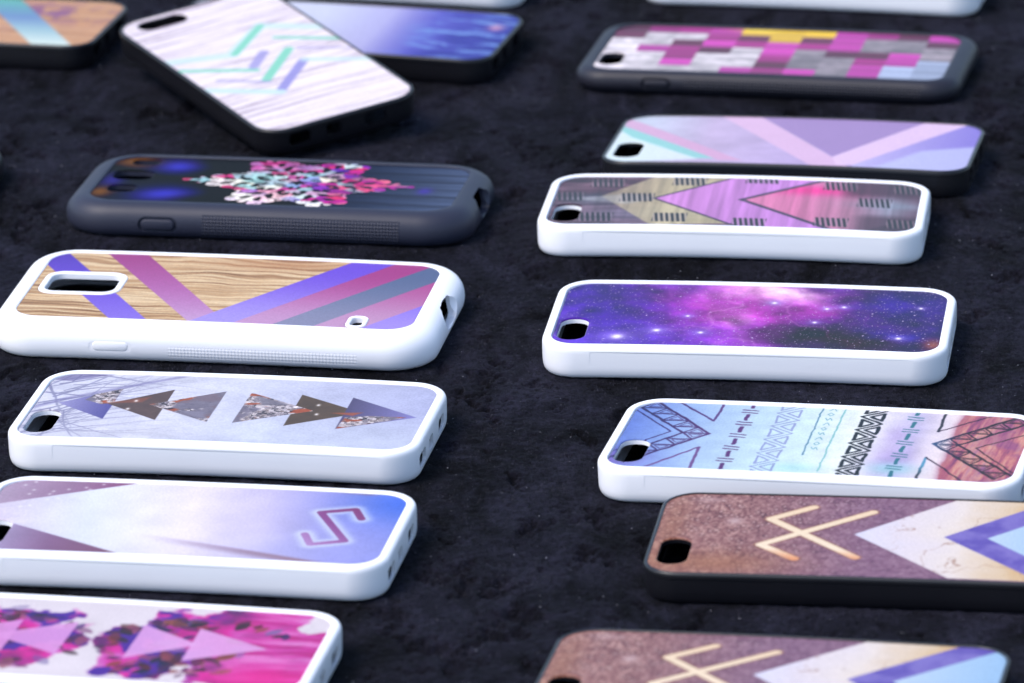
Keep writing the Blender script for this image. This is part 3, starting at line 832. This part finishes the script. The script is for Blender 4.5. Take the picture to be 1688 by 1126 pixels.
def art_flake(x, y):
    im = grad(x, [(-60, hx_('241c38')), (-36, hx_('181030')), (-20, hx_('0c060a')), (2, hx_('12101e')), (20, hx_('303a58')), (60, hx_('6478a4'))])  # grey-blue right end: sky reflection painted into the print colour
    s = streaks(x, y, 41, .02, 1.4, 2)
    im = im * (.55 + .6 * s)[:, None]
    im = over(im, hx_('4444e0'), .95 * blob(x, y, -38, 18, 8, 9, -20) + .95 * blob(x, y, -36, -18, 11, 9, 20))
    im = over(im, hx_('3a34a8'), .8 * blob(x, y, -57, -2, 4, 8))
    im = over(im, hx_('8a5a26'), .9 * blob(x, y, -54, 22, 7, 7) + .9 * blob(x, y, -58, -17, 4, 6))
    im = over(im, hx_('181020'), .8 * line(x, y, [(-60, 14), (-42, 3), (-30, 1)], 5, 2))
    im = over(im, hx_('281410'), .7 * blob(x, y, -18, -24, 14, 6) + .7 * blob(x, y, -20, 24, 16, 6))
    im = over(im, hx_('20202c'), .4 * smooth(.2, .0, np.abs(((y + 12 * fbm(x * .02, y * .02, 3)) / 9 % 1) - .5)) * smooth(10, 30, x))
    m = np.zeros_like(x); cx0, cy0 = 5.5, 1.5
    for k in range(6):
        a = math.radians(60 * k)
        R = 38 if k % 3 == 0 else 29
        d = (math.cos(a), math.sin(a)); n_ = (-d[1], d[0])
        W = lambda t, s: (cx0 + d[0] * t + n_[0] * s, cy0 + d[1] * t + n_[1] * s)
        m = np.maximum(m, line(x, y, [W(3, 0), W(R, 0)], 2.2, .3))
        for t, l in ((7, 4), (13, 6.5), (19, 6), (25, 4.5), (31, 3)):
            if t > R - 2: continue
            for s in (1, -1):
                m = np.maximum(m, line(x, y, [W(t, 0), W(t + l * .7, s * l)], 1.9, .3))
                c = W(t + l * .7 - .2, s * (l + .2))
                r = np.hypot(x - c[0], y - c[1])
                m = np.maximum(m, smooth(1.1, .7, np.abs(r - 1.7)) * (l > 4))
        m = np.maximum(m, smooth(1.7, 1.1, np.hypot(x - W(R, 0)[0], y - W(R, 0)[1])))
    for k in range(6):                                    # finer arms between the main ones
        a = math.radians(60 * k + 30); d = (math.cos(a), math.sin(a)); n_ = (-d[1], d[0])
        W = lambda t, s: (cx0 + d[0] * t + n_[0] * s, cy0 + d[1] * t + n_[1] * s)
        m = np.maximum(m, line(x, y, [W(5, 0), W(22, 0)], 1.3, .3))
        for t in (10, 15, 20):
            for s in (1, -1):
                m = np.maximum(m, line(x, y, [W(t, 0), W(t + 2.6, s * 2.8)], 1.1, .3))
    m = m * (.80 + .20 * smooth(.36, .46, fbm(x * .35, y * .35, 77, 3)))
    r0 = np.hypot(x - cx0, y - cy0)
    m = np.maximum(m, smooth(1.1, .5, np.abs(r0 - 9)))
    m = np.maximum(m, smooth(1.0, .5, np.abs(r0 - 4)))
    d1, d2, cid = cells(x * .16, y * .22, 12)
    pal = grad(cid, [(0, hx_('f0ead8')), (.2, hx_('e8e0e8')), (.35, hx_('84c8cc')), (.5, hx_('d890c0')), (.62, hx_('d8406c')), (.75, hx_('c02c98')), (.9, hx_('6a34c8')), (1, hx_('90b0e0'))])
    pal = over(pal, hx_('b42c98'), .6 * smooth(8, 22, y) * smooth(16, 4, x))
    pal = over(pal, hx_('f4f0ea'), .75 * smooth(-6, -16, y) * smooth(14, 0, x))
    pal = over(pal, hx_('dd3470'), .7 * blob(x, y, 33, 6, 12, 14))
    pal = over(pal, hx_('90d4d4'), .6 * blob(x, y, -2, 2, 12, 6))
    im = over(im, np.clip(pal * 1.12, 0, 1), m)
    im = over(im, hx_('5044c0'), .8 * blob(x, y, 49, -3, 2.5, 4))
    return im

def art_mosaic(x, y):
    rows = ['DMMPYYYPMDP', 'DWWMDYDPGGD', 'WWDPMPMPGGG', 'WPMDWPGDDPG', 'WWMWWMGGMPL', 'WWPWWDGGPLL', 'WWWWPMPGPLL']
    pal = {'D': '70064c', 'M': 'b01090', 'P': 'cc3cb8', 'Y': 'f0c81c', 'W': 'd4d0dc', 'G': '948c98', 'L': 'a8b8dc'}
    cw = 124.8 / 11; rh = 59.0 / 7
    ci = np.clip(np.floor((x + 62.4) / cw), 0, 10).astype(int)
    ri = np.clip(np.floor((29.5 - y) / rh), 0, 6).astype(int)
    tab = np.array([[hx_(pal[ch]) for ch in r] for r in rows])
    im = tab[ri, ci]
    u = ((29.5 - y) / rh) % 1
    tone = (_hash(ci.astype(float), ri.astype(float), 4) - .5) * .16
    im = im * (1.06 + tone - .16 * u)[:, None]
    grey = ((im.max(1) - im.min(1)) < .12)
    g = fbm(x * .25, y * .25, 5, 4)
    im = np.where(grey[:, None], im * (.8 + .4 * g)[:, None], im)
    im = over(im, hx_('fff078'), .6 * blob(x, y, -12, 28, 9, 3))
    return im

def art_white_wood(x, y):
    s = fbm(x * 1.1 + 2.4 * fbm(x * .05, y * .05, 3), y * .035, 9, 5, .6)
    im = grad(s, [(.22, hx_('b8aec4')), (.40, hx_('dcd6e8')), (.6, hx_('f0eefa')), (.8, hx_('e4def2'))])
    im = over(im, hx_('8c7894'), .45 * smooth(.36, .27, s) )
    te, la, cy = hx_('88dcc8'), hx_('9c9ce4'), hx_('c4e6ee')
    im = over(im, cy, .8 * line(x, y, [(-14, 29), (-28.5, 12.5), (-20, 3), (-10, -8), (-18, -30)], 5, .6))
    im = over(im, te, .95 * line(x, y, [(-28.2, 12.4), (-9.8, -6.8)], 3.0, .4))
    im = over(im, te, .9 * line(x, y, [(-8, -29), (7.6, -7.6), (8, -7)], 2.6, .4))
    im = over(im, te, .9 * line(x, y, [(-15, 12), (.5, 30)], 2.4, .4))
    im = over(im, te, .95 * line(x, y, [(-2.4, 10.9), (17.8, -8)], 3.6, .3))
    im = over(im, la, .75 * line(x, y, [(-5.2, 2.3), (4.7, -6.5)], 3.8, .4))
    im = over(im, la, .5 * line(x, y, [(8, -22), (20.4, -8.3)], 2.2, .4))
    im = over(im, la, .45 * line(x, y, [(-1, 14), (11, 30)], 2.0, .4))
    im = over(im, la, .95 * line(x, y, [(9.9, 10.7), (29.2, -7.8)], 3.8, .3))
    im = over(im, cy, .9 * line(x, y, [(14, -29), (31, -9)], 4.0, .6))
    im = over(im, cy, .8 * line(x, y, [(9.9, 11), (24, 30)], 3.4, .6))
    return im

def art_blue_fern(x, y):
    im = grad(x, [(-60, hx_('d4daf2')), (-10, hx_('ccd4f4')), (14, hx_('b4b4ec')), (32, hx_('5a54d0')), (60, hx_('2a24a8'))])
    st = streaks(x, y, 14, .05, .35, 8)
    im = over(im, hx_('78a4ec'), .85 * smooth(.5, .62, st) * smooth(20, 34, x))
    im = over(im, hx_('2418a0'), .7 * smooth(.45, .35, st) * smooth(26, 44, x))
    im = over(im, hx_('d8a0c0'), .9 * blob(x, y, 55, 12, 3, 4))
    return im

def art_teal_wood(x, y):
    im = wood(x, y, 44, 'a87650', 'cc9464', 'dcac80', .5)
    n = fbm(x * .18, y * .18, 6, 4)
    im = over(im, hx_('7c3c98'), .75 * smooth(.48, .58, n) * blob(x, y, 30, 12, 26, 12))
    im = over(im, hx_('8a5ab0'), .6 * smooth(.45, .6, n) * blob(x, y, 4, -6, 14, 14))
    st = grad(y, [(-28, hx_('d4ecec')), (-10, hx_('9cc8dc')), (6, hx_('6c94d0')), (28, hx_('60c0b8'))])
    return over(im, st, .95 * poly(x, y, [(4, 31), (19, 31), (57.5, -31), (42, -31)], .5))

def art_pale(x, y):
    return fill(x, hx_('b8bcd8')) * (.9 + .2 * fbm(x * .1, y * .1, 3))[:, None]
def art_dark(x, y):
    return fill(x, hx_('3c3a48')) * (.9 + .2 * fbm(x * .1, y * .1, 3))[:, None]

# ------------------------------------------------------------------ poses: x, y (mm), turn (deg), lift (mm), tilt across, tilt along (deg)
POSE = {
    'arrows': (74.62, 98.2, -7.2, .94, -1.39, -.56), 'galaxy': (75.01, -12.42, -7.91, -.1, 1.24, -.25),
    'tribal': (91.0, -126.84, -13.1, .03, .54, .63), 'forest': (-85.57, -86.58, -10.63, -.46, .61, .13),
    'mist': (-94.04, -180.36, -10.44, -.08, .57, -.03), 'splash': (-114.29, -271.63, -10.82, 0, .08, -.61),
    'lavender': (97.26, 169.92, -11.02, .13, -2.04, .3), 'stone': (100.68, -203.32, -8.98, .06, 1.42, .21),
    'stone_near': (67.28, -307.13, -11.52, -.14, -.46, .35), 'wood': (-89.25, 20.79, -9.71, .03, .07, -.43),
    'flake': (-75.98, 134.67, -9.36, -.05, -2.63, -.51), 'mosaic': (97.06, 283.53, -11.99, -.05, -1.15, .03),
    'white_wood': (-84.35, 262.3, -62.05, 7.45, 5.33, -3.73), 'teal': (-203.9, 346.4, -12.7, 0, -.87, .28),
    'blue': (-59.4, 321.7, -14.53, 0, -.28, -.45), 'far_white': (-47.89, 415.6, -14.76, 0, 0, 0),
    'far_white_right': (118.51, 390.36, -13.56, 0, 0, 0), 'edge': (-243.0, 172.0, -10, 0, 0, 0),
}
BEND = dict(arrows=1.1, galaxy=.7, tribal=.5, forest=.8, mist=.5, splash=.4, lavender=1.0, stone=.4, stone_near=.6, wood=.5, flake=.3, mosaic=.3,
            white_wood=.3, teal=.4, blue=.6, far_white=.6, far_white_right=.6, edge=.3)
KIND = dict(arrows='A', galaxy='A', tribal='A', forest='A', mist='A', splash='A', lavender='B', stone='B', stone_near='B', wood='C', flake='D', mosaic='E',
            white_wood='B', teal='B', blue='B', far_white='A', far_white_right='A', edge='D')

# ------------------------------------------------------------------ the velvet
def cloth_height(X, Y):
    """mm in, mm out"""
    base = 1.0 * (fbm(X * .016, Y * .016, 101, 3) - .5) * 2 - .5
    crush = 1.8 * (fbm(X * .09 + 2 * fbm(X * .03, Y * .03, 7), Y * .06, 55, 4) - .5)
    pits = -2.6 * smooth(.57, .76, fbm(X * .10 + 7, Y * .06, 71, 6, .78))
    fine = 1.0 * (fbm(X * .55, Y * .35, 91, 3, .7) - .5)
    wsum = np.zeros_like(X); zsum = np.zeros_like(X); keep = np.ones_like(X); cap = np.full(X.shape, 99.0)
    for k, (cx, cy, rot, z0, tx, ty) in POSE.items():
        if k == 'white_wood':
            continue
        K = KINDS[KIND[k]]; a = math.radians(rot)
        dx, dy = X - cx, Y - cy
        u = dx * math.cos(a) + dy * math.sin(a); v = -dx * math.sin(a) + dy * math.cos(a)
        d = sdf_rr(u, v, K['hx'] - 1, K['hy'] - 1, K['r'])
        uc = np.clip(u, -K['hx'], K['hx'])
        plane = z0 + v * math.radians(tx) + u * math.radians(ty) + BEND[k] * (1 - (uc / K['hx']) ** 2) * .75
        w = smooth(16, 0, d)
        wsum += w; zsum += w * (plane - .35); keep *= (1 - .8 * smooth(8, -1, d))
        cap = np.where(d < 1.0, np.minimum(cap, plane + .1), cap)
    t = np.clip(wsum, 0, 1)
    z = (base + pits) * (1 - t) + t * zsum / np.maximum(wsum, 1e-6) + crush * (.35 + .65 * keep) * (1 - .5 * t) + pits * .8 * keep * t + fine
    return np.minimum(z, cap)

def spread(lo, hi, far0, far1, step):
    core = np.arange(lo, hi + step, step)
    out0, s, p = [], step, lo
    while p > far0:
        s *= 1.12; p -= s; out0.append(p)
    out1, s, p = [], step, core[-1]
    while p < far1:
        s *= 1.12; p += s; out1.append(p)
    return np.concatenate([out0[::-1], core, out1])

def velvet_material():
    m, nt, p, out = mat('black_crushed_velvet')
    tc = N(nt, 'ShaderNodeTexCoord')
    mp = N(nt, 'ShaderNodeMapping'); mp.inputs['Scale'].default_value = (1, .55, 1)
    nt.links.new(tc.outputs['Object'], mp.inputs['Vector'])
    def noise(sc, det=4, dist=0.0, rough=.6):
        n = N(nt, 'ShaderNodeTexNoise', Scale=sc, Detail=det, Distortion=dist, Roughness=rough)
        nt.links.new(mp.outputs[0], n.inputs['Vector']); return n
    nap = noise(30, 7, .9, .7)
    fine = noise(620, 6, .6, .85)
    cr = N(nt, 'ShaderNodeValToRGB')
    cr.color_ramp.elements[0].position = .40; cr.color_ramp.elements[0].color = (.0005, .0005, .0010, 1)
    cr.color_ramp.elements[1].position = .62; cr.color_ramp.elements[1].color = (.0054, .0050, .0092, 1)
    nt.links.new(nap.outputs['Fac'], cr.inputs[0])
    f2 = N(nt, 'ShaderNodeMapRange'); f2.inputs['From Min'].default_value = .38; f2.inputs['From Max'].default_value = .66
    f2.inputs['To Min'].default_value = .0; f2.inputs['To Max'].default_value = 3.2
    nt.links.new(fine.outputs['Fac'], f2.inputs['Value'])
    vm = N(nt, 'ShaderNodeVectorMath', operation='SCALE')
    nt.links.new(cr.outputs[0], vm.inputs[0]); nt.links.new(f2.outputs[0], vm.inputs['Scale'])
    nt.links.new(vm.outputs[0], p.inputs['Base Color'])  # light and dark lay of the nap painted into the base colour
    p.inputs['Roughness'].default_value = .95
    p.inputs['Specular IOR Level'].default_value = .08
    p.inputs['Sheen Weight'].default_value = .10
    p.inputs['Sheen Roughness'].default_value = .45
    p.inputs['Sheen Tint'].default_value = (.55, .6, .9, 1)
    sw = N(nt, 'ShaderNodeMapRange'); sw.inputs['From Min'].default_value = .35; sw.inputs['From Max'].default_value = .68
    sw.inputs['To Min'].default_value = .005; sw.inputs['To Max'].default_value = .05
    nt.links.new(nap.outputs['Fac'], sw.inputs['Value']); nt.links.new(sw.outputs[0], p.inputs['Sheen Weight'])
    b1 = N(nt, 'ShaderNodeBump', Strength=1.0, Distance=.0006)
    nt.links.new(fine.outputs['Fac'], b1.inputs['Height'])
    mid = noise(95, 5, .8)
    b2 = N(nt, 'ShaderNodeBump', Strength=1.0, Distance=.0012)
    nt.links.new(mid.outputs['Fac'], b2.inputs['Height']); nt.links.new(b1.outputs[0], b2.inputs['Normal'])
    nt.links.new(b2.outputs[0], p.inputs['Normal'])
    return m

def pile_material():
    m, nt, p, out = mat('velvet_pile_fibre')
    tc = N(nt, 'ShaderNodeTexCoord'); wn_ = N(nt, 'ShaderNodeTexNoise', Scale=480.0, Detail=2.0, Roughness=.7)
    nt.links.new(tc.outputs['Object'], wn_.inputs['Vector'])
    cr = N(nt, 'ShaderNodeValToRGB')
    cr.color_ramp.elements[0].position = .44; cr.color_ramp.elements[0].color = (.002, .002, .004, 1)
    cr.color_ramp.elements[1].position = .68; cr.color_ramp.elements[1].color = (.050, .047, .067, 1)
    nt.links.new(wn_.outputs['Fac'], cr.inputs[0]); nt.links.new(cr.outputs[0], p.inputs['Base Color'])
    p.inputs['Roughness'].default_value = .6
    p.inputs['Specular IOR Level'].default_value = .15
    return m

def grid_mesh(name, xs, ys, height):
    X, Y = np.meshgrid(xs, ys)
    Z = height(X, Y)
    n = X.size
    co = np.stack([X, Y, Z], -1).reshape(-1, 3) * MM
    idx = np.arange(n).reshape(X.shape)
    f = np.stack([idx[:-1, :-1], idx[:-1, 1:], idx[1:, 1:], idx[1:, :-1]], -1).reshape(-1, 4)
    return co, f

xs = spread(-205, 205, -1500, 1500, .9)
ys = spread(-310, 425, -1500, 2500, .9)
co, f = grid_mesh('velvet', xs, ys, cloth_height)
# the pile: short fibres standing at all angles out of the cloth, as thin slivers of the same mesh
rs = np.random.RandomState(5)
NF = 420000
fx = rs.uniform(-195, 195, NF); fy = rs.uniform(-300, 400, NF)
fz = cloth_height(fx, fy)
lay = fbm(fx * .02, fy * .03, 33, 3) * 2 * math.pi * 1.5 + rs.normal(0, .9, NF)
ln = rs.uniform(.45, 1.25, NF) * (1 + .9 * (rs.rand(NF) < .04)); el = rs.uniform(.25, 1.4, NF)
tipx = fx + np.cos(lay) * np.cos(el) * ln; tipy = fy + np.sin(lay) * np.cos(el) * ln; tipz = fz + np.sin(el) * ln * .8
tw = rs.uniform(0, 6.28, NF); wx, wy = np.cos(tw) * .06, np.sin(tw) * .06
fv = np.stack([np.stack([fx - wx, fy - wy, fz - .1], -1), np.stack([fx + wx, fy + wy, fz - .1], -1), np.stack([tipx, tipy, tipz], -1)], 1).reshape(-1, 3) * MM
me = bpy.data.meshes.new('velvet_cloth')
nv, nq = len(co), len(f)
me.vertices.add(nv + len(fv)); me.vertices.foreach_set('co', np.concatenate([co, fv]).astype(np.float32).ravel())
loops = np.concatenate([f.ravel(), nv + np.arange(NF * 3)]).astype(np.int32)
me.loops.add(len(loops)); me.loops.foreach_set('vertex_index', loops)
me.polygons.add(nq + NF)
me.polygons.foreach_set('loop_start', np.concatenate([np.arange(nq) * 4, nq * 4 + np.arange(NF) * 3]).astype(np.int32))
me.update(calc_edges=True)
me.polygons.foreach_set('use_smooth', [True] * (nq + NF))
me.materials.append(velvet_material()); me.materials.append(pile_material())
me.polygons.foreach_set('material_index', np.concatenate([np.zeros(nq), np.ones(NF)]).astype(np.int32))
cloth = bpy.data.objects.new('velvet_cloth', me)
scene.collection.objects.link(cloth)
tag(cloth, kind='structure')

# pale dust and lint caught in the pile: nobody could count it
m_l, nt_l, p_l, _ = mat('pale_lint')
p_l.inputs['Base Color'].default_value = (.45, .44, .5, 1); p_l.inputs['Roughness'].default_value = .9
NL = 2600
lx = rs.uniform(-195, 195, NL); ly = rs.uniform(-300, 400, NL); lz = cloth_height(lx, ly) + .25
an = rs.uniform(0, 6.28, NL); sz = .07 + .22 * rs.power(.35, NL)[::-1] * rs.uniform(.2, 1, NL)
vs, fs = [], []
for i in range(NL):
    c, s = math.cos(an[i]) * sz[i], math.sin(an[i]) * sz[i]; b = len(vs)
    asp = .5 + rs.rand() * .6
    vs += [((lx[i] + c) * MM, (ly[i] + s) * MM, lz[i] * MM), ((lx[i] - s * asp) * MM, (ly[i] + c * asp) * MM, lz[i] * MM), ((lx[i] - c) * MM, (ly[i] - s) * MM, lz[i] * MM), ((lx[i] + s * asp) * MM, (ly[i] - c * asp) * MM, lz[i] * MM), (lx[i] * MM, ly[i] * MM, (lz[i] + sz[i] * .9) * MM)]
    fs += [(b, b + 1, b + 4), (b + 1, b + 2, b + 4), (b + 2, b + 3, b + 4), (b + 3, b, b + 4), (b + 3, b + 2, b + 1, b)]
lm = bpy.data.meshes.new('lint'); lm.from_pydata(vs, [], fs)
lint = link('lint', lm, m_l)
tag(lint, 'tiny pale specks of lint and dust scattered over the black velvet', 'lint', kind='stuff')

# ------------------------------------------------------------------ the cases
def case(key, label, art, **kw):
    return phone_case(POSE[key], KIND[key], label, art, bend=BEND[key], **kw)

case('galaxy', 'white rubber case printed with a purple and magenta starry galaxy', art_galaxy, step=.22)
case('tribal', 'white rubber case with blue to red print of hand drawn triangles and ladder chevrons', art_tribal, step=.2)
case('arrows', 'white rubber case printed with purple and pink arrowheads and dark tick marks', art_arrows, step=.25)
case('forest', 'white rubber case printed with misty branches and six dark crystal triangles', art_forest_triangles, step=.22)
case('mist', 'white rubber case with pale lavender print and a glowing angular S sign', art_rune_mist, step=.25)
case('splash', 'white rubber case with magenta splashes and pale pink triangles, nearest in the left row', art_splash, step=.25)
WIN, FLASH = (-47.9, 2.2, 11.3, 5.2, 3.4), (45.8, -25.2, 2.0, 3.0, 1.6)
case('wood', 'large white rounded case with wood grain print crossed by violet and magenta stripes', art_wood_stripes, step=.22, material=WHITE_GRIP,
     holes=[(-47.9, 1.9, 13.3, 10.6, 5.6), (45.8, -25.0, 3.2, 5.2, 2.4)], rims=[((-47.9, 1.9, 11.3, 8.6, 3.8), 2.1), ((45.8, -25.0, 1.9, 3.9, 1.5), 1.4)],
     buttons=[(-30.5, 5.0, 5.8, 1.6)])
case('stone', 'black case with mauve stone print, cream crossed rune and chevrons, beside the white tribal case', art_rune_stone, step=.22)
case('stone_near', 'black case with mauve stone and rune print cut by the bottom edge of the photo', art_rune_stone, step=.3)
case('lavender', 'black case with glossy pastel lavender, teal and pink stripes print', art_lavender, step=.3)
case('flake', 'charcoal rounded rubber case with colourful ornate snowflake on dark wood print', art_flake, step=.28, sheet=PRINT_SATIN, material=BLACK_GRIP,
     holes=[(-50.3, 21.6, 4.6, 3.2, 2.4), (-51.4, 5.0, 6.6, 5.4, 3.8), (-51.8, -11.8, 4.6, 4.0, 2.8)], buttons=[(-35.0, 4.6, 5.6, 1.7)])
case('mosaic', 'charcoal rubber case with magenta, yellow and grey rectangle mosaic print', art_mosaic, step=.35, material=BLACK_GRIP2,
     holes=[(-57.5, -14.5, 4.0, 8.0, 3.9)], buttons=[(-38.0, 4.0, 4.4, 1.3)], ports=False)
case('blue', 'black case with pale to deep blue print, partly under the white wood case', art_blue_fern, step=.4)
case('white_wood', 'black case with whitewashed wood, mint and lavender chevron print, lying askew on its neighbour', art_white_wood, step=.35)
case('teal', 'black case with tan wood print and teal diagonal stripe in the far left corner', art_teal_wood, step=.4)
case('far_white', 'blurred white case cut by the top edge, behind the blue printed black case', art_pale, step=.6)
case('far_white_right', 'blurred white case cut by the top edge, behind the magenta mosaic case', art_pale, step=.6)
case('edge', 'dark rounded case end just showing at the left edge of the photo', art_dark, step=.6, material=BLACK, ports=False, holes=[])
